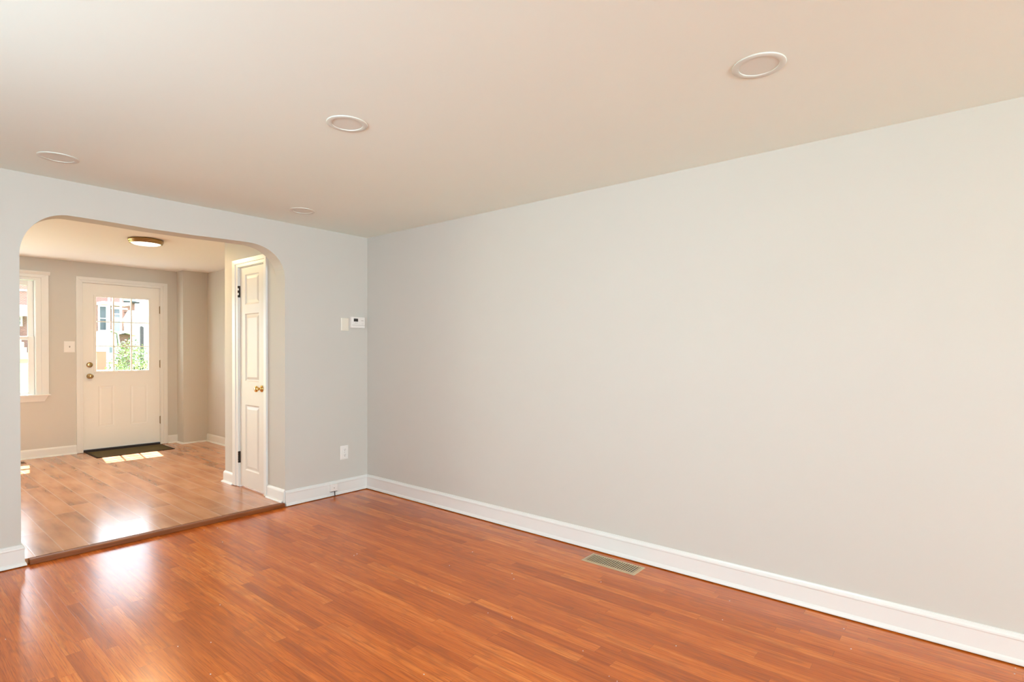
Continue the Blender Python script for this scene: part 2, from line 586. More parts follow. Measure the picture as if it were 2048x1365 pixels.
# arched wall
def arch_pts():
    pts = [(AL, 0.0), (AL, 1.93)]
    n = 18
    for k in range(1, n + 1):
        a = math.pi / 2 * k / n
        pts.append((AL + 0.25 - 0.25 * math.cos(a), 1.93 + 0.286 * math.sin(a)))
    for x, z in ((1.10, 2.2155), (1.35, 2.210), (1.65, 2.212), (1.85, 2.218)):
        pts.append((x, z))
    for k in range(0, n + 1):
        a = math.pi / 2 * k / n
        pts.append((2.05 + 0.311 * math.sin(a) ** 0.93, 1.955 + 0.267 * math.cos(a) ** 0.93 if k < n else 1.955))
    pts.append((AR, 0.0))
    return pts

A = arch_pts()
outline = [(XL, 0.0)] + A + [(XR + 0.06, 0.0), (XR + 0.06, H), (XL, H)]
aw = MB()
n = len(outline)
vs = [(x, YA, z) for x, z in outline] + [(x, YB, z) for x, z in outline]
aw.add(vs, [tuple(range(n)), tuple(range(2 * n - 1, n - 1, -1))] + [(i, n + i, n + (i + 1) % n, (i + 1) % n) for i in range(n)])
struct(aw.build('wall_back', M_WALL), 'grey wall with a wide round-cornered archway into the back room', 'wall')

# front wall with two windows (behind the camera)
fw = MB()
y0, y1 = FRONT_Y - 0.12, FRONT_Y
fx = [XL, -0.53, 0.33, 0.67, 1.53, XR]
for i in range(5):
    if i in (1, 3):
        fw.box(fx[i], fx[i + 1], y0, y1, 0, 0.69)
        fw.box(fx[i], fx[i + 1], y0, y1, 2.15, H)
    else:
        fw.box(fx[i], fx[i + 1], y0, y1, 0, H)
struct(fw.build('wall_front', M_WALL), 'front wall of the house with two windows', 'wall')
for k, (a, b) in enumerate(((-0.53, 0.33), (0.67, 1.53))):
    m = MB()
    for x0, x1, z0, z1 in ((a - 0.08, a + 0.03, 1.05, 2.28), (b - 0.03, b + 0.08, 1.05, 2.28), (a + 0.03, b - 0.03, 2.17, 2.28), (a + 0.03, b - 0.03, 1.60, 1.64), (a - 0.1, b + 0.1, 1.01, 1.08)):
        m.box(x0, x1, FRONT_Y - 0.02, FRONT_Y + 0.02, z0, z1)
    struct(m.build('window_%d' % (k + 2), M_TRIM), 'white front window frame, ' + ('nearer the left wall' if k == 0 else 'nearer the right wall'), 'window')

for k, (a, b) in enumerate(((0.67, 1.53), (1.87, 2.73))):  # frames for the side windows added to carry the fill lamps
    m = MB()
    for y0, y1, z0, z1 in ((a - 0.08, a + 0.03, 1.05, 2.28), (b - 0.03, b + 0.08, 1.05, 2.28), (a + 0.03, b - 0.03, 2.17, 2.28), (a + 0.03, b - 0.03, 1.60, 1.64), (a - 0.1, b + 0.1, 1.01, 1.08)):
        m.box(XL - 0.02, XL + 0.02, y0, y1, z0, z1)
    struct(m.build('window_%d' % (k + 4), M_TRIM), 'white frame of an added window in the left wall, ' + ('nearer the front wall' if k == 0 else 'nearer the arch'), 'window')

# back room walls
rw = MB()   # rear wall with window and door openings
WX0, WX1, WZ0, WZ1 = 0.60, 1.399, 0.80, 2.185
DX0, DX1, DZ1 = 1.852, 2.720, 2.198
ry0, ry1 = YF, YF + 0.20
rw.box(XL, -1.10, ry0, ry1, ST - 0.1, HD)
rw.box(-1.10, 0.36, ry0, ry1, 2.10, HD)
rw.box(-1.10, 0.36, ry0, ry1, ST - 0.1, 0.05)
rw.box(0.36, WX0, ry0, ry1, ST - 0.1, HD)
rw.box(WX0, WX1, ry0, ry1, ST - 0.1, WZ0)
rw.box(WX0, WX1, ry0, ry1, WZ1, HD)
rw.box(WX1, DX0, ry0, ry1, ST - 0.1, HD)
rw.box(DX0, DX1, ry0, ry1, DZ1, HD)
rw.box(DX1, XDR + 0.1, ry0, ry1, ST - 0.1, HD)
struct(rw.build('wall_dining_back', M_WALL), 'rear wall of the back room holding the window and the glazed door', 'wall')
struct(MB().box(XDR, XDR + 0.1, YC - 0.05, YF, ST - 0.1, HD).build('wall_dining_right', M_WALL),
       'right side wall of the back room between the closet and the corner chase', 'wall')
struct(MB().box(2.93, XDR, 8.385, YF, ST - 0.1, HD).build('wall_chase', M_WALL),
       'boxed pipe chase in the far right corner of the back room', 'wall')
# closet: face wall with the door opening, and end wall
CY0, CY1, CZ1 = 4.850, 5.364, 2.135
cl = MB()
cl.box(XC, XC + 0.1, YB, CY0, ST - 0.1, HD)
cl.box(XC, XC + 0.1, CY1, YC, ST - 0.1, HD)
cl.box(XC, XC + 0.1, CY0, CY1, CZ1, HD)
cl.box(XC + 0.1, XDR + 0.1, YC - 0.1, YC, ST - 0.1, HD)
struct(cl.build('wall_closet', M_WALL), 'closet wall just past the arch, holding the narrow panelled door', 'wall')

pd = MB()  # invented door, put in to bring more light to the back room
for x0, x1, z0, z1 in ((-1.10, -1.04, 0.05, 2.10), (0.30, 0.36, 0.05, 2.10), (-0.40, -0.34, 0.11, 2.04), (-1.04, 0.30, 2.04, 2.10), (-1.04, 0.30, 0.05, 0.11)):
    pd.box(x0, x1, YF + 0.05, YF + 0.10, z0, z1)
pdo = struct(pd.build('door_3', M_VINYL), 'white glazed patio door added to the rear wall for light, hidden left of the archway', 'door')
MB().box(-1.04, 0.30, YF + 0.073, YF + 0.077, 0.11, 2.04).build('pane', M_GLASS, pdo)

# ------------------------------------------------------------------ baseboards
BASE = [(0, 0.006), (0.024, 0.006), (0.024, 0.012), (0.021, 0.022), (0.015, 0.029), (0.014, 0.106), (0.0165, 0.112), (0.0155, 0.119),
        (0.009, 0.127), (0.006, 0.135), (0, 0.136)]
OLD = [(0, 0.0), (0.014, 0.0), (0.014, 0.089), (0.012, 0.099), (0.007, 0.106), (0.004, 0.111), (0, 0.111)]
SHOE = [(0, 0), (0.030, 0), (0.029, 0.007), (0.024, 0.014), (0.013, 0.018), (0, 0.018)]

def base(name, path, label, prof=BASE, shoe=None):
    m = MB().sweep(path, prof)
    o = struct(m.build(name, M_TRIM), label, 'baseboard')
    if shoe:
        MB().sweep(shoe if isinstance(shoe, list) else path, SHOE).build('shoe_moulding', M_TRIM, o)
    return o

# travel direction keeps the room on the right-hand side
base('baseboard_right', [(XR, YA - 0.001, 0), (XR, FRONT_Y, 0)], 'tall white baseboard along the long right wall')
base('baseboard_back', [(AR + 0.0, YA, 0), (XR, YA, 0)], 'white baseboard on the arched wall, between archway and corner')
base('baseboard_back_left', [(XL, YA, 0), (AL, YA, 0), (AL, YB, 0)], 'white baseboard left of the archway, turning into the opening')
base('baseboard_left', [(XL, FRONT_Y, 0), (XL, YA, 0)], 'white baseboard along the left wall of the front room')
base('baseboard_jamb', [(XC, 4.787, ST), (XC, YA + 0.002, ST)], 'short white baseboard on the right jamb beside the narrow door', OLD,
     [(XC, 4.787, ST), (XC, YA + 0.02, ST)])
base('baseboard_closet', [(XC + 0.15, YC, ST), (XC, YC, ST), (XC, 5.470, ST)], 'short white baseboard wrapping the far corner of the closet', OLD, True)
base('baseboard_dining_back', [(0.40, YF, ST), (1.786, YF, ST)], 'white baseboard under the window of the back room', OLD, [(0.40, YF, ST), (1.786, YF, ST)])
base('baseboard_dining_corner', [(2.808, YF, ST), (2.93, YF, ST)], 'stub of white baseboard between the glazed door and the chase', OLD, True)
base('baseboard_dining_right', [(XDR, 8.385, ST), (XDR, YC, ST)], 'white baseboard along the right wall of the back room', OLD, True)
struct(MB().sweep([(2.93, YF - 0.03, ST), (2.93, 8.385, ST), (XDR - 0.03, 8.385, ST)], SHOE).build('trim_4', M_TRIM),
       'thin white shoe moulding around the foot of the corner chase', 'moulding')

# threshold strip in the archway
tp = [(0, 0), (0, 0.030), (0.010, 0.0335), (0.034, 0.0345), (0.040, ST), (0.040, 0)]
MBt = MB()
MBt.prism([(0.692, YA - 0.022 + a, b) for a, b in tp], (AR - 0.012 - 0.692, 0, 0))
struct(MBt.build('trim_1', M_THRESH, bevel=0.003), 'dark orange wooden threshold strip across the archway floor', 'threshold')

# ------------------------------------------------------------------ ceiling lights
def disc_light(x, y, label):
    t = tag(empty('recessed_light', (x, y, H)), label, 'ceiling light', 'unlit recessed lights in the front room ceiling')
    R0 = 0.0955
    MB().lathe((x, y, H), (0, 0, -1), [(R0, 0.0), (R0, 0.0036), (R0 - 0.0015, 0.0046), (0.0720, 0.0050), (0.0710, 0.0045), (0.0707, 0.0018), (0.0707, 0.0)], 72).build('trim_ring', M_RING, t)
    MB().lathe((x, y, H), (0, 0, -1), [(0.0704, 0.0004), (0.0704, 0.0018), (0.0, 0.0020)], 72, False).build('lens', M_LENS, t)
    return t

disc_light(2.2155, 0.617, 'unlit round ceiling light nearest the long right wall, largest of the four')
disc_light(1.527, 2.305, 'unlit round ceiling light in mid ceiling, second largest of the four')
disc_light(0.751, 3.985, 'unlit round ceiling light above the left end of the archway')
disc_light(2.250, 4.006, 'unlit round ceiling light above the right end of the archway, smallest in view')

lx, ly = 1.880, 6.340
fl = tag(empty('flush_mount_light', (lx, ly, HD)), 'lit round flush ceiling light with a brown metal rim, seen through the arch', 'ceiling light')
MB().lathe((lx, ly, HD), (0, 0, -1), [(0.140, 0.0), (0.151, 0.004), (0.153, 0.012), (0.151, 0.022), (0.146, 0.024), (0.146, 0.032), (0.142, 0.042), (0.131, 0.046),
                                      (0.128, 0.042), (0.126, 0.030), (0.0, 0.026)], 64).build('rim', M_BRONZE, fl)
MB().lathe((lx, ly, HD), (0, 0, -1), [(0.126, 0.034), (0.125, 0.043), (0.110, 0.050), (0.070, 0.054), (0.0, 0.056)], 64).build('lamp_shade', M_GLOW, fl)
lamp('flush_light_bulb', 'AREA', (lx, ly, HD - 0.060), (0, 0, -1), 23.0, (1.0, 0.66, 0.33), shape='DISK', size=0.24)

# ------------------------------------------------------------------ wall plates and thermostat on the arched wall
def scr(mb, x, y, z, r=0.003):
    mb.lathe((x, y, z), (0, -1, 0), [(r, 0), (r, 0.001), (r * 0.5, 0.0016), (0, 0.0017)], 12)

def plate_prof(x0, x1, z0, z1, y, d=0.006, e=0.006):
    m = MB()
    q0 = [(x0, y, z0), (x1, y, z0), (x1, y, z1), (x0, y, z1)]
    q1 = [(x0, y - d * 0.5, z0), (x1, y - d * 0.5, z0), (x1, y - d * 0.5, z1), (x0, y - d * 0.5, z1)]
    q2 = [(x0 + e, y - d, z0 + e), (x1 - e, y - d, z0 + e), (x1 - e, y - d, z1 - e), (x0 + e, y - d, z1 - e)]
    vs = q0 + q1 + q2
    m.add(vs, [(k, (k + 1) % 4, 4 + (k + 1) % 4, 4 + k) for k in range(4)] + [(4 + k, 4 + (k + 1) % 4, 8 + (k + 1) % 4, 8 + k) for k in range(4)] + [(8, 9, 10, 11), (3, 2, 1, 0)])
    return m

bp = tag(plate_prof(2.907, 2.987, 1.531, 1.650, YA).build('blank_wall_plate', M_IVORY, None, (2.947, YA, 1.59)),
         'blank ivory cover plate on the wall left of the thermostat', 'wall plate')
for zc in (1.620, 1.561):
    m = MB()
    scr(m, 2.947, YA - 0.006, zc)
    m.build('screw', M_IVORY, bp)

TX, TZ = 0.0225, 0.002
def TB(x0, x1, y0, y1, z0, z1):
    return MB().box(x0 - TX, x1 - TX, y0, y1, z0 - TZ, z1 - TZ)
th = tag(empty('thermostat', (3.098 - 0.0225, YA, 1.611)), 'white wall thermostat with a small dark screen near the room corner', 'thermostat')
TB(3.026, 3.170, YA - 0.004, YA, 1.563, 1.663).build('back_plate', M_PLASTIC, th)
TB(3.024, 3.172, YA - 0.032, YA - 0.004, 1.561, 1.6655).build('body', M_PLASTIC, th, bevel=0.004)
TB(3.047, 3.094, YA - 0.0332, YA - 0.030, 1.6215, 1.6500).build('screen', M_DARK, th, bevel=0.0008)
for k in range(4):
    TB(3.044 + k * 0.0165, 3.054 + k * 0.0165, YA - 0.0335, YA - 0.030, 1.6075, 1.6120).build('button', M_GREY if k in (1, 2) else M_PLASTIC, th, bevel=0.0008)
TB(3.130, 3.155, YA - 0.0330, YA - 0.030, 1.6300, 1.6340).build('brand_mark', M_GREY, th)
MB().lathe((3.144 - TX, YA - 0.031, 1.6055 - TZ), (0, -1, 0), [(0.009, 0), (0.009, 0.003), (0.007, 0.0042), (0, 0.0044)], 20).build('dial', M_PLASTIC, th)
TB(3.026, 3.170, YA - 0.0334, YA - 0.030, 1.5860, 1.5880).build('cover_seam', M_GREY, th)

ot = tag(empty('power_outlet', (2.942, YA, 0.385)), 'white double power outlet low on the wall near the corner', 'outlet')
plate_prof(2.9005, 2.9835, 0.3205, 0.4495, YA).build('cover_plate', M_PLASTIC, ot)
for zc in (0.410, 0.360):
    s_ = MB()
    s_.lathe((2.942, YA - 0.006, zc), (0, -1, 0), [(0.017, 0), (0.017, 0.0018), (0.0155, 0.0024), (0, 0.0024)], 24)
    sk = s_.build('socket', M_PLASTIC, ot)
    q = MB()
    q.box(2.9335, 2.9360, YA - 0.0089, YA - 0.0080, zc - 0.002, zc + 0.0085)
    q.box(2.9480, 2.9505, YA - 0.0089, YA - 0.0080, zc - 0.001, zc + 0.0080)
    q.lathe((2.942, YA - 0.008, zc - 0.009), (0, -1, 0), [(0.0032, 0), (0.0032, 0.0009), (0, 0.0009)], 12)
    q.build('slot', M_DARK, sk)
m = MB()
scr(m, 2.942, YA - 0.006, 0.385)
m.build('screw', M_GREY, ot)

jk = tag(empty('cable_jack', (2.8125, YA - 0.015, 0.076)), 'small white surface cable box mounted on the baseboard near the corner', 'cable jack')
MB().box(2.7755, 2.8505, YA - 0.036, YA - 0.0145, 0.049, 0.1135).build('body', M_PLASTIC, jk, bevel=0.003)
MB().box(2.7795, 2.8465, YA - 0.034, YA - 0.016, 0.0445, 0.049).build('under_shadow', M_DARK, jk)  # dark strip stands in for the shadow line below the box
MB().lathe((2.8135, YA - 0.036, 0.080), (0, -1, 0), [(0.0045, 0), (0.0045, 0.0018), (0, 0.002)], 12).build('screw', M_GREY, jk)
MB().tube([(2.8225, YA - 0.030, 0.045), (2.8225, YA - 0.031, 0.025), (2.8235, YA - 0.030, 0.002)], 0.0032).build('cable', M_DARK, jk)

sw = tag(empty('light_switch', (1.7205, YF, 1.380)), 'white single toggle light switch beside the glazed back door', 'light switch')
plate_prof(1.665, 1.776, 1.309, 1.449, YF).build('cover_plate', M_PLASTIC, sw)
MB().prism([(1.7155, YF - 0.005, 1.369), (1.7155, YF - 0.005, 1.391), (1.7155, YF - 0.020, 1.389), (1.7155, YF - 0.019, 1.379)], (0.010, 0, 0)).build('toggle', M_GREY, sw)
for zc in (1.420, 1.340):
    m = MB()
    scr(m, 1.7205, YF - 0.006, zc)
    m.build('screw', M_PLASTIC, sw)

# ------------------------------------------------------------------ floor registers
def register(name, x0, x1, y0, y1, z, mat, label, nsl):
    t = tag(empty(name, ((x0 + x1) / 2, (y0 + y1) / 2, z)), label, 'floor vent')
    b = 0.021 if nsl > 12 else 0.015
    m = MB()
    o = [(x0, y0), (x1, y0), (x1, y1), (x0, y1)]
    i1 = [(x0 + .006, y0 + .006), (x1 - .006, y0 + .006), (x1 - .006, y1 - .006), (x0 + .006, y1 - .006)]
    i2 = [(x0 + b, y0 + b), (x1 - b, y0 + b), (x1 - b, y1 - b), (x0 + b, y1 - b)]
    vs = [(*p, z) for p in o] + [(*p, z + .004) for p in i1] + [(*p, z + .004) for p in i2] + [(*p, z + 0.0005) for p in i2]
    fs = []
    for r in range(3):
        fs += [(r * 4 + k, r * 4 + (k + 1) % 4, r * 4 + 4 + (k + 1) % 4, r * 4 + 4 + k) for k in range(4)]
    m.add(vs, fs)
    m.build('frame', mat, t, recalc=True)
    MB().box(x0 + b, x1 - b, y0 + b, y1 - b, z + 0.0002, z + 0.0007).build('duct_opening', M_DARK, t)
    L = (y1 - y0) - 2 * b
    for k in range(nsl):
        yc = y0 + b + (k + 0.5) * L / nsl
        w = L / nsl * 0.21
        MB().prism([(x0 + b, yc - w, z + 0.0035), (x0 + b, yc + w, z + 0.0040), (x0 + b, yc + w, z + 0.0030), (x0 + b, yc - w, z + 0.0010)], (x1 - x0 - 2 * b, 0, 0)).build('louver', mat, t)
    return t

register('floor_register', 2.979, 3.130, 1.515, 1.892, 0.0, M_TAN, 'tan metal floor vent in the orange wood floor by the right wall', 22)
register('floor_register', 0.93, 1.262, 8.30, 8.45, ST, M_REG2, 'brown floor vent under the back room window', 8)

# ------------------------------------------------------------------ door mat
mt = tag(empty('door_mat', (2.29, 8.31, ST)), 'thin olive brown mat on the floor before the glazed back door', 'door mat')
MB().box(1.885, 2.690, 8.065, 8.545, ST + 0.0003, ST + 0.008).build('pile', M_MAT, mt, bevel=0.003)
m = MB()
for b in ((1.865, 1.885, 8.045, 8.565), (2.690, 2.710, 8.045, 8.565), (1.885, 2.690, 8.045, 8.065), (1.885, 2.690, 8.545, 8.565)):
    m.box(*b, ST + 0.0003, ST + 0.006)
m.build('binding', M_MATEDGE, mt)

# ------------------------------------------------------------------ exterior door (door_1)
dS = YF + 0.012     # slab face
slab = MB()
gx0, gx1, gz0, gz1 = 1.992, 2.586, 1.066, 2.030
us = [DX0 + 0.005, 1.992, 2.016, 2.186, 2.367, 2.569, 2.586, DX1 - 0.005]
zs = [0.066, 0.345, 0.875, 1.066, 2.030, DZ1 - 0.004]
def xcell(i, j):
    if j == 3 and 1 <= i <= 5:
        return 'hole'
    if j == 1 and i in (2, 4):
        return [(0.008, 0.0025), (0.016, 0.003), (0.032, 0.0006)]
    return None
panel_face(slab, us, zs, xcell, lambda u, v, d: (u, dS + d, v))
# outer face and edges
dB = dS + 0.045
panel_face(slab, us, zs, lambda i, j: 'hole' if (j == 3 and 1 <= i <= 5) else None, lambda u, v, d: (u, dB, v))
def ring(mb, x0, x1, z0, z1):
    q = [(x0, z0), (x1, z0), (x1, z1), (x0, z1)]
    mb.add([(x, dS, z) for x, z in q] + [(x, dB, z) for x, z in q], [(k, (k + 1) % 4, 4 + (k + 1) % 4, 4 + k) for k in range(4)])
ring(slab, us[0], us[-1], zs[0], zs[-1])
ring(slab, gx0, gx1, gz0, gz1)
door1 = struct(slab.build('door_1', M_XDOOR, None, (2.286, dS, ST)), 'off-white exterior door with a nine-lite window, closed', 'door')
lf = MB()
for x0, x1, z0, z1 in ((gx0 - 0.022, gx0 + 0.004, gz0 - 0.022, gz1 + 0.022), (gx1 - 0.004, gx1 + 0.022, gz0 - 0.022, gz1 + 0.022),
                       (gx0 + 0.004, gx1 - 0.004, gz0 - 0.022, gz0 + 0.004), (gx0 + 0.004, gx1 - 0.004, gz1 - 0.004, gz1 + 0.022)):
    lf.box(x0, x1, dS - 0.010, dS, z0, z1)
lfo = lf.build('lite_frame', M_XDOOR, door1, bevel=0.003)
mu = MB()
for xm in (2.186, 2.385):
    mu.box(xm - 0.0085, xm + 0.0085, dS + 0.006, dS + 0.022, gz0, gz1)
for zm in (1.391, 1.709):
    mu.box(gx0, gx1, dS + 0.0065, dS + 0.0215, zm - 0.0065, zm + 0.0065)
mu.build('muntin', M_XDOOR, lfo)
MB().box(gx0, gx1, dS + 0.0225, dS + 0.0265, gz0, gz1).build('pane', M_GLASS, door1)
# deadbolt and knob
db = MB().lathe((1.926, dS, 1.150), (0, -1, 0), [(0.034, 0), (0.034, 0.006), (0.030, 0.012), (0.020, 0.015), (0.0, 0.016)], 32).build('deadbolt', M_ANTIQUE, door1)
MB().box(1.922, 1.930, dS - 0.034, dS - 0.014, 1.134, 1.166).build('thumb_turn', M_ANTIQUE, db, bevel=0.002)
kb = MB().lathe((1.926, dS, 1.005), (0, -1, 0), [(0.033, 0), (0.033, 0.005), (0.027, 0.010), (0.013, 0.014), (0.012, 0.030), (0.022, 0.036), (0.029, 0.046), (0.030, 0.056),
                                                (0.024, 0.064), (0.010, 0.068), (0.0, 0.0685)], 32).build('door_knob', M_ANTIQUE, door1)
for zc in (1.898, 1.150, 0.373):
    h_ = MB()
    h_.lathe((2.7215, dS - 0.010, zc - 0.052), (0, 0, 1), [(0.004, -0.004), (0.0062, 0), (0.0062, 0.104), (0.004, 0.108)], 14)
    h_.box(2.712, 2.721, dS - 0.009, dS - 0.001, zc - 0.050, zc + 0.050)
    h_.build('hinge', M_HINGE2, door1)
# frame, casing and sill
jb = MB()
jb.box(DX0 - 0.0, DX0 + 0.004, YF + 0.0, YF + 0.18, ST, DZ1)
jb.box(DX1 - 0.004, DX1, YF + 0.0, YF + 0.18, ST, DZ1)
jb.box(DX0 + 0.004, DX1 - 0.004, YF, YF + 0.18, DZ1 - 0.003, DZ1)
cs = jb
def casing_profile(pts_in, pts_out):
    pass
def casing(mb, x0, x1, z0, z1, wl, wr, wt, P):
    """picture-frame casing: opening x0..x1, up to z1; widths left, right, top; two-step profile"""
    for a, b, d in ((0.0, 0.42, 0.012), (0.42, 1.0, 0.019)):
        mb.add([P(x0 - wl * b, z0, 0), P(x0 - wl * a, z0, 0), P(x0 - wl * a, z1 + wt * a, 0), P(x0 - wl * b, z1 + wt * b, 0),
                P(x0 - wl * b, z0, d), P(x0 - wl * a, z0, d), P(x0 - wl * a, z1 + wt * a, d), P(x0 - wl * b, z1 + wt * b, d)],
               [(0, 1, 2, 3), (4, 5, 6, 7), (0, 1, 5, 4), (1, 2, 6, 5), (2, 3, 7, 6), (3, 0, 4, 7)])
        mb.add([P(x1 + wr * b, z0, 0), P(x1 + wr * a, z0, 0), P(x1 + wr * a, z1 + wt * a, 0), P(x1 + wr * b, z1 + wt * b, 0),
                P(x1 + wr * b, z0, d), P(x1 + wr * a, z0, d), P(x1 + wr * a, z1 + wt * a, d), P(x1 + wr * b, z1 + wt * b, d)],
               [(0, 1, 2, 3), (4, 5, 6, 7), (0, 1, 5, 4), (1, 2, 6, 5), (2, 3, 7, 6), (3, 0, 4, 7)])
        mb.add([P(x0 - wl * a, z1 + wt * a, 0), P(x1 + wr * a, z1 + wt * a, 0), P(x1 + wr * b, z1 + wt * b, 0), P(x0 - wl * b, z1 + wt * b, 0),
                P(x0 - wl * a, z1 + wt * a, d), P(x1 + wr * a, z1 + wt * a, d), P(x1 + wr * b, z1 + wt * b, d), P(x0 - wl * b, z1 + wt * b, d)],
               [(0, 1, 2, 3), (4, 5, 6, 7), (0, 1, 5, 4), (1, 2, 6, 5), (2, 3, 7, 6), (3, 0, 4, 7)])
casing(cs, DX0, DX1, ST + 0.004, DZ1, 0.066, 0.086, 0.070, lambda u, v, d: (u, YF - d, v))
tr2 = struct(cs.build('trim_2', M_TRIM, bevel=0.002), 'white casing around the glazed back door', 'door frame')
MB().box(DX0 + 0.004, DX1 - 0.004, YF - 0.004, YF + 0.18, ST, 0.060).build('sill', M_SILL, tr2)

# ------------------------------------------------------------------ closet door (door_2)
cS = XC + 0.010
def CP(u, v, d):
    return (cS + d, u, v)
cd = MB()
ys_ = [CY0 + 0.004, 4.980, 5.255, CY1 - 0.004]
zs_ = [0.048, 0.205, 0.828, 1.050, 1.690, 1.775, 2.060, 2.128]
def ccell(i, j):
    if i == 1 and j in (1, 3, 5):
        return [(0.010, 0.008), (0.018, 0.009), (0.042, 0.002), (0.046, 0.002)]
    return None
panel_face(cd, ys_, zs_, ccell, CP)
a, b, c_, d_ = ys_[0], ys_[-1], zs_[0], zs_[-1]
bx = [(cS, a, c_), (cS, b, c_), (cS, b, d_), (cS, a, d_), (cS + .035, a, c_), (cS + .035, b, c_), (cS + .035, b, d_), (cS + .035, a, d_)]
cd.add(bx, [(4, 5, 6, 7)] + [(k, (k + 1) % 4, 4 + (k + 1) % 4, 4 + k) for k in range(4)])
door2 = struct(cd.build('door_2', M_DOOR, None, (cS, 5.107, ST)), 'narrow white three-panel closet door just past the archway', 'door')
ky, kz = 4.925, 0.993
MB().lathe((cS, ky, kz), (-1, 0, 0), [(0.031, 0), (0.031, 0.004), (0.025, 0.010), (0.012, 0.015), (0.0105, 0.032), (0.020, 0.037), (0.0275, 0.046), (0.0285, 0.055),
                                     (0.023, 0.063), (0.010, 0.067), (0, 0.0675)], 32).build('door_knob', M_BRASS, door2)
for zc, mat in ((1.905, M_HINGE), (0.318, M_HINGE)):
    h_ = MB()
    for k in range(5):
        z0_ = zc - 0.055 + k * 0.022
        h_.lathe((XC - 0.004, CY1 + 0.001, z0_), (0, 0, 1), [(0.0055, 0.0), (0.0075, 0.002), (0.0075, 0.019), (0.0055, 0.0215)], 12)
    h_.box(XC - 0.002, cS, CY1 - 0.008, CY1 - 0.001, zc - 0.055, zc + 0.055)
    ho = h_.build('hinge', mat, door2)
    if zc > 1:
        w_ = MB()
        for k in (1, 3):
            w_.lathe((XC - 0.004, CY1 + 0.001, zc - 0.055 + k * 0.022), (0, 0, 1), [(0.0078, 0.001), (0.0080, 0.003), (0.0080, 0.018), (0.0078, 0.0205)], 12)
        w_.build('painted_knuckle', M_TRIM, ho)['label'] = 'white painted hinge knuckles'
c3 = MB()
casing(c3, CY0, CY1, ST + 0.004, CZ1, 0.058, 0.106, 0.072, lambda u, v, d: (XC - d, u, v))
c3.box(XC, XC + 0.1, CY0, CY0 + 0.0035, ST, CZ1)
c3.box(XC, XC + 0.1, CY1 - 0.0035, CY1, ST, CZ1)
c3.box(XC, XC + 0.1, CY0 + 0.0035, CY1 - 0.0035, CZ1 - 0.005, CZ1)
struct(c3.build('trim_3', M_TRIM, bevel=0.002), 'white casing around the narrow closet door', 'door frame')

# ------------------------------------------------------------------ rear window (window_1)
wf = MB()
casing(wf, WX0 - 0.0, WX1, WZ0 - 0.01, WZ1, 0.119, 0.119, 0.062, lambda u, v, d: (u, YF - d, v))
for x0, x1 in ((WX0, WX0 + 0.004), (WX1 - 0.004, WX1)):
    wf.box(x0, x1, YF, YF + 0.17, WZ0, WZ1)
wf.box(WX0 + .004, WX1 - .004, YF, YF + 0.17, WZ1 - 0.004, WZ1)
win = struct(wf.build('window_1', M_TRIM, None, None, bevel=0.002), 'white double-hung window in the back room, cut off by the arch', 'window')
cap = MB()
cap.prism([(WX0 - 0.135, YF, 2.247), (WX0 - 0.135, YF - 0.022, 2.247), (WX0 - 0.135, YF - 0.026, 2.258), (WX0 - 0.135, YF - 0.036, 2.276), (WX0 - 0.135, YF - 0.038, 2.287), (WX0 - 0.135, YF, 2.287)], (WX1 - WX0 + 0.270, 0, 0))
cap.build('head_cap', M_TRIM, win, bevel=0.002)
stl = MB()
stl.box(WX0 - 0.140, WX1 + 0.133, YF - 0.045, YF + 0.10, 0.786, 0.802)
stl.build('window_sill', M_TRIM, win, bevel=0.003)
apx0, apx1 = WX0 - 0.115, WX1 + 0.112
ap = MB()
ap.add([(apx0, YF, 0.786), (apx1, YF, 0.786), (apx1 - 0.034, YF, 0.716), (apx0 + 0.034, YF, 0.716),
        (apx0, YF - 0.030, 0.786), (apx1, YF - 0.030, 0.786), (apx1 - 0.034, YF - 0.012, 0.716), (apx0 + 0.034, YF - 0.012, 0.716)],
       [(0, 1, 2, 3), (4, 5, 6, 7), (0, 1, 5, 4), (1, 2, 6, 5), (2, 3, 7, 6), (3, 0, 4, 7)])
ap.build('apron', M_TRIM, win)
def sash(y0, z0, z1, rb, rt, label):
    x0, x1 = WX0 + 0.005, WX1 - 0.005
    sw_ = 0.056
    m = MB()
    m.box(x0, x0 + sw_, y0, y0 + 0.032, z0, z1)
    m.box(x1 - sw_, x1, y0, y0 + 0.032, z0, z1)
    m.box(x0 + sw_, x1 - sw_, y0, y0 + 0.032, z0, z0 + rb)
    m.box(x0 + sw_, x1 - sw_, y0, y0 + 0.032, z1 - rt, z1)
    o = m.build('sash', M_VINYL, win, bevel=0.004)
    MB().box(x0 + sw_, x1 - sw_, y0 + 0.013, y0 + 0.017, z0 + rb, z1 - rt).build('pane', M_GLASS, o)
    g = MB()
    for a_, b_ in ((x0 + sw_, x0 + sw_ + 0.003), (x1 - sw_ - 0.003, x1 - sw_)):
        g.box(a_, b_, y0 + 0.009, y0 + 0.0125, z0 + rb, z1 - rt)
    g.build('glazing_seal', M_GREY, o)
    return o
sash(YF + 0.080, 1.462, 2.178, 0.038, 0.062, 'upper')
sash(YF + 0.045, 0.804, 1.503, 0.030, 0.039, 'lower')

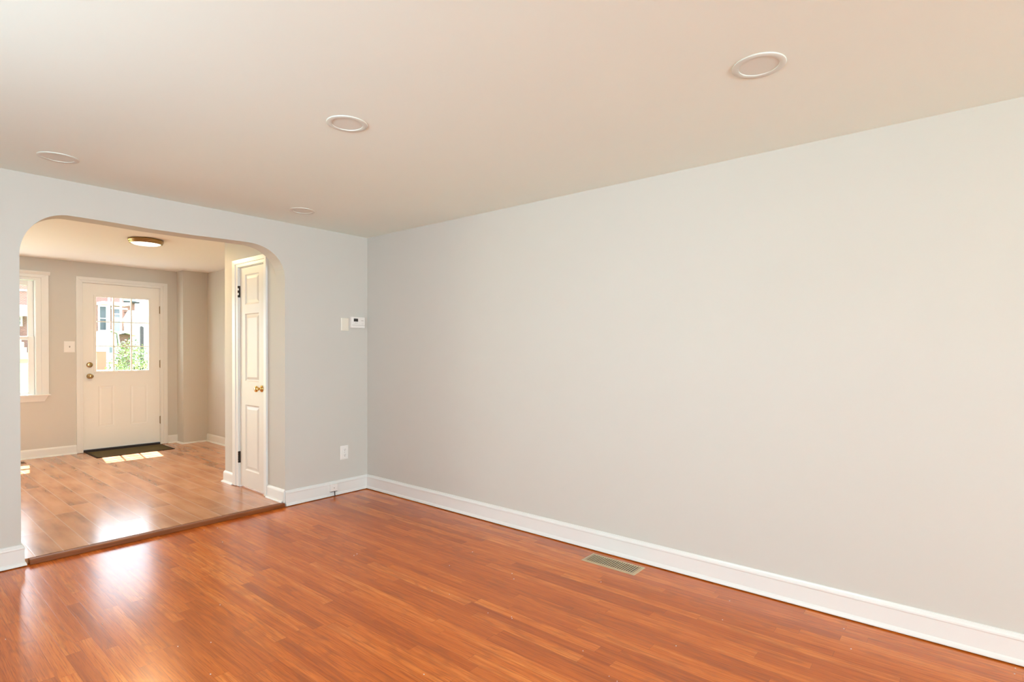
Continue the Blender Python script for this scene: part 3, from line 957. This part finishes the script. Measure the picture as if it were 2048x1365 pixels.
# ------------------------------------------------------------------ paint crumbs on the floor
FLECKS = [(1.503, 1.716, 0.0029), (2.057, 2.282, 0.0023), (2.089, 2.176, 0.0022), (2.476, 2.034, 0.0024), (2.53, 2.093, 0.0024), (2.114, 1.751, 0.0021), (2.103, 1.739, 0.002), (2.085, 3.07, 0.0027), (2.113, 3.077, 0.0027), (2.372, 2.471, 0.0025), (2.631, 2.52, 0.0027), (2.079, 1.306, 0.0019), (2.068, 1.87, 0.0021), (1.661, 4.359, 0.0033), (1.745, 4.331, 0.0033), (1.64, 3.988, 0.0031), (1.225, 3.01, 0.0024), (0.936, 2.394, 0.0032), (0.93, 2.733, 0.0022), (1.04, 2.655, 0.0022), (0.77, 3.24, 0.0024), (0.441, 3.409, 0.0025), (2.77, 1.619, 0.0024), (2.77, 0.923, 0.0022), (1.985, 1.12, 0.0018), (1.976, 1.078, 0.0018), (2.388, 1.003, 0.002), (3.006, 0.965, 0.0024), (2.874, 0.385, 0.0022), (3.148, -0.177, 0.0024), (3.091, -0.171, 0.0023), (3.06, 0.44, 0.0023)]
for i, (x, y, r) in enumerate(FLECKS):
    m = MB()
    k = 6
    pts = []
    for j in range(k):
        an = 2 * math.pi * j / k
        rr = r * random.uniform(0.6, 1.1)
        pts.append((x + rr * math.cos(an), y + rr * math.sin(an) * 1.3, 0.0002))
    m.prism(pts, (0, 0, 0.0016))
    o = m.build('paint_fleck', M_FLECK, None, (x, y, 0.0))
    tag(o, 'tiny white paint fleck lying on the orange wood floor', 'paint fleck', 'paint flecks on the front room floor')

# ------------------------------------------------------------------ outdoors
def gz(y):
    return -0.35 + 0.054 * (y - 9.0)
g = MB()
g.add([(-30, 8.83, gz(8.83)), (45, 8.83, gz(8.83)), (45, 46, gz(46)), (-30, 46, gz(46)), (-30, 8.83, -1.2), (45, 8.83, -1.2), (45, 46, -1.2), (-30, 46, -1.2)],
      [(0, 1, 2, 3), (4, 5, 6, 7), (0, 1, 5, 4), (1, 2, 6, 5), (2, 3, 7, 6), (3, 0, 4, 7)])
tag(g.build('lawn', M_GRASS), 'sunlit yard lawn sloping up behind the house', 'lawn', kind='structure')

# brick row house across the alley
YH = 34.0
bh = tag(empty('brick_house', (6.0, YH, gz(YH))), 'red brick row house across the yard, seen through the door and window panes', 'house')
MB().box(2.5, 9.05, YH, YH + 8, gz(YH) - 0.3, 7.5).build('wall', M_BRICK, bh)
MB().prism([(2.3, YH - 0.4, 7.5), (9.3, YH - 0.4, 7.5), (9.3, YH + 4, 9.0), (2.3, YH + 4, 9.0)], (0, 0, 0.15)).build('roof', M_ROOF, bh)
def ext_window(x0, x1, z0, z1, fr=M_WHITE, pm=M_PANE):
    m = MB()
    f_ = 0.07
    m.box(x0 - f_, x0, YH - 0.06, YH + 0.02, z0 - f_, z1 + f_)
    m.box(x1, x1 + f_, YH - 0.06, YH + 0.02, z0 - f_, z1 + f_)
    m.box(x0, x1, YH - 0.06, YH + 0.02, z1, z1 + f_)
    m.box(x0, x1, YH - 0.06, YH + 0.02, z0 - f_, z0)
    m.box(x0, x1, YH - 0.05, YH + 0.02, (z0 + z1) / 2 - 0.02, (z0 + z1) / 2 + 0.02)
    o = m.build('window', fr, bh)
    MB().box(x0, x1, YH - 0.03, YH, z0, z1).build('pane', pm, o)
ext_window(8.02, 8.28, 2.35, 3.55)
ext_window(8.02, 8.28, 4.25, 5.5)
ext_window(8.62, 8.86, 2.9, 3.5)
ext_window(4.62, 4.98, 2.50, 2.85, M_CREAM)
ext_window(5.9, 6.7, 2.2, 3.6)
for x in (8.20, 8.36, 8.70):
    MB().box(x - 0.035, x + 0.035, YH - 0.92, YH - 0.85, gz(YH - 0.9), 5.2).build('porch_post', M_WHITE, bh)
MB().box(8.30, 9.0, YH - 0.86, YH - 0.80, 3.40, 3.48).build('porch_rail', M_AQUA, bh)
MB().box(8.36, 8.68, YH - 0.84, YH - 0.82, 1.9, 3.0).build('porch_panel', M_AQUA, bh)
MB().box(7.9, 9.1, YH - 0.95, YH, 3.62, 3.76).build('porch_roof', M_WHITE, bh)
MB().prism([(4.2, YH - 1.0, 2.87), (4.2, YH - 1.0, 2.97), (4.2, YH, 3.43), (4.2, YH, 3.33)], (1.6, 0, 0)).build('awning', M_WHITE, bh)
MB().box(4.2, 5.8, YH - 0.06, YH, 4.08, 4.16).build('gutter', M_WHITE, bh)
st_ = MB()
for k in range(5):
    st_.box(4.3, 5.05 - 0.05 * k, YH - 1.6 + 0.28 * k, YH, gz(YH) - 0.3, gz(YH) + 0.2 + 0.24 * k)
st_.build('steps', M_STEP, bh)

# second house with a pale upper porch, to the right
b2 = tag(empty('brick_house', (9.8, 38.0, gz(36))), 'brick house with a pale green upper storey, right of the row house', 'house')
MB().box(9.12, 10.55, 37.5, 42, gz(36) - 0.3, 4.05).build('wall', M_BRICK, b2)
MB().box(9.95, 10.55, 37.35, 42, 4.15, 5.0).build('upper_storey', M_AQUA, b2)
MB().box(9.85, 10.7, 37.2, 37.5, 4.05, 4.15).build('porch_beam', M_BARK, b2)
MB().box(9.9, 10.65, 37.2, 42, 5.0, 5.12).build('roof', M_ROOF, b2)
MB().prism([(9.45, 37.4, 5.1), (9.55, 37.4, 5.1), (10.0, 37.4, 4.45), (9.9, 37.4, 4.45)], (0, 0.1, 0)).build('rake_board', M_WHITE, b2)
MB().box(9.3, 10.2, 37.0, 37.5, 2.7, 3.1).build('awning', M_AQUA, b2)

# white garage with siding, far right
gr_ = tag(empty('white_garage', (10.2, 31, gz(31))), 'white sided building at the edge of the right-hand door panes', 'garage')
MB().box(8.75, 13.4, 31, 32.8, gz(31) - 0.3, 2.80).build('wall', M_SIDING, gr_)
MB().prism([(8.68, 30.8, 2.78), (8.68, 33.0, 2.78), (8.68, 31.9, 3.30)], (4.8, 0, 0)).build('roof', M_WHITE, gr_)

# garden shed
YS = 24.0
k_ = YS / 13.0
def sx(x): return x * k_
def sz(z): return CAM_H + (z - CAM_H) * k_
sh = tag(empty('garden_shed', (sx(3.13), YS, gz(YS))), 'white barn-roofed garden shed with a faded orange door', 'shed')
prof = [(sx(2.955), sz(1.305)), (sx(3.104), sz(1.657)), (sx(3.235), sz(1.715)), (sx(3.345), sz(1.673)), (sx(3.395), sz(1.305))]
MB().prism([(sx(2.99), YS, gz(YS) - 0.2)] + [(x, YS, z) for x, z in prof][0:0] + [(sx(2.99), YS, sz(1.32)), (sx(3.11), YS, sz(1.645)), (sx(3.235), YS, sz(1.700)), (sx(3.335), YS, sz(1.66)), (sx(3.36), YS, sz(1.32)), (sx(3.36), YS, gz(YS) - 0.2)],
           (0.25, 2.6, 0)).build('wall', M_WHITE, sh)
for a_, b_ in zip(prof, prof[1:]):
    MB().prism([(a_[0], YS - 0.18, a_[1]), (b_[0], YS - 0.18, b_[1]), (b_[0], YS - 0.18, b_[1] + 0.05), (a_[0], YS - 0.18, a_[1] + 0.05)], (0.27, 2.95, 0)).build('roof', M_WHITE, sh)
MB().box(sx(3.015), sx(3.166), YS - 0.05, YS + 0.01, sz(0.955), sz(1.310)).build('shed_door', M_RUST, sh)
swn = MB().box(sx(3.222), sx(3.268), YS - 0.04, YS + 0.01, sz(1.285), sz(1.395)).build('window', M_PANE, sh)

# dark brick garage with pale roof behind the bush
gg = tag(empty('brick_garage', (7.3, 27.0, gz(27))), 'dark red brick garage with white roof edge behind the bush', 'garage')
k2 = 27.0 / 15.0
MB().box(3.84 * k2, 4.15 * k2, 27, 29.5, gz(27) - 0.3, CAM_H + (1.70 - CAM_H) * k2).build('wall', M_GARAGE, gg)
MB().prism([(3.78 * k2, 26.7, CAM_H + (1.705 - CAM_H) * k2), (4.0 * k2, 26.7, CAM_H + (1.775 - CAM_H) * k2), (4.25 * k2, 26.7, CAM_H + (1.69 - CAM_H) * k2), (4.25 * k2, 26.7, CAM_H + (1.66 - CAM_H) * k2), (4.0 * k2, 26.7, CAM_H + (1.735 - CAM_H) * k2), (3.78 * k2, 26.7, CAM_H + (1.675 - CAM_H) * k2)], (0, 3.0, 0)).build('roof', M_WHITE, gg)

# bush by the door
bu = tag(empty('leafy_bush', (3.08, 11.3, gz(11.3))), 'large leafy green bush just outside the glazed door', 'bush')
bm_ = MB()
rnd = random.Random(3)
for k in range(3600):
    while True:
        u, v, w = rnd.uniform(-1, 1), rnd.uniform(-1, 1), rnd.uniform(-1, 1)
        q = u * u + v * v + w * w
        if 0.25 < q < 1:
            break
    cx, cy, cz = 3.10 + u * 0.43, 11.35 + v * 0.42, 0.72 + w * 0.86 - 0.14 * abs(u) + 0.12 * u
    if cz < gz(cy):
        continue
    d = Vector((rnd.uniform(-1, 1), rnd.uniform(-1, 0.6), rnd.uniform(-0.5, 0.7))).normalized()
    s_ = d.cross(Vector((rnd.uniform(-1, 1), rnd.uniform(-1, 1), 1))).normalized()
    L = rnd.uniform(0.028, 0.060)
    Wd = L * 0.34
    c0 = Vector((cx, cy, cz))
    up = d.cross(s_) * 0.012
    bm_.add([c0, c0 + d * L * 0.45 + s_ * Wd + up, c0 + d * L, c0 + d * L * 0.45 - s_ * Wd + up, c0 + d * L * 0.5], [(0, 1, 4), (1, 2, 4), (2, 3, 4), (3, 0, 4)], False)
bm_.build('foliage', M_LEAF, bu, recalc=False)
stm = MB()
for k in range(7):
    a_ = k * 0.9
    stm.tube([(3.08 + 0.05 * math.cos(a_), 11.32 + 0.05 * math.sin(a_), gz(11.3) - 0.03), (3.08 + 0.2 * math.cos(a_), 11.32 + 0.2 * math.sin(a_), 0.6), (3.08 + 0.22 * math.cos(a_), 11.32 + 0.22 * math.sin(a_), 1.05)], 0.007, 6)
stm.build('stem', M_BARK, bu)

# dark post
tag(MB().prism([(3.424, 11.85, gz(11.9) - 0.02), (3.424, 11.85, 1.775), (3.433, 11.85, 1.79), (3.468, 11.85, 1.775), (3.474, 11.85, 1.76), (3.474, 11.85, gz(11.9) - 0.02)], (0, 0.05, 0)).build('fence_post', M_BARK, None, (3.449, 11.87, gz(11.9))),
    'dark weathered post standing among the leaves outside the door', 'post')

# two cables from the second house to a pole beyond the garage
tag(MB().lathe((13.6, 37.44, gz(37.44) - 0.02), (0, 0, 1), [(0.13, 0), (0.11, 2.5), (0.09, 4.6), (0.0, 4.62)], 14).build('utility_pole', M_BARK, None, (13.6, 37.44, gz(37.44))),
    'grey utility pole carrying the cables beyond the white garage', 'pole')
for k, (za, zb) in enumerate(((3.50, 4.35), (3.32, 3.92))):
    pts = []
    for j in range(17):
        f_ = j / 16
        pts.append((10.02 + 3.47 * f_, 37.485, za + (zb - za) * f_ - 0.10 * math.sin(math.pi * f_)))
    tag(MB().tube(pts, 0.014, 6).build('utility_cable', M_WIRE, None, pts[0]),
        'upper of the two thin cables crossing the door panes' if k == 0 else 'lower of the two thin cables crossing the door panes', 'cable', 'cables outside the door')

tag(MB().box(-1.5, 0.5, 8.83, 10.7, 2.25, 2.35).build('porch_roof', M_WHITE), 'added flat roof slab keeping sun off the hidden patio door', 'porch', kind='structure')  # unseen roof added to block the sun at the patio door

# back step and patio slab, made wide and pale to bounce sunlight indoors
tag(MB().box(-4.0, 6.5, 8.83, 12.6, -0.60, -0.10).build('bounce_patio_slab', M_CONC), 'pale concrete slab outside the back door, made wide to bounce light', 'patio', kind='structure')
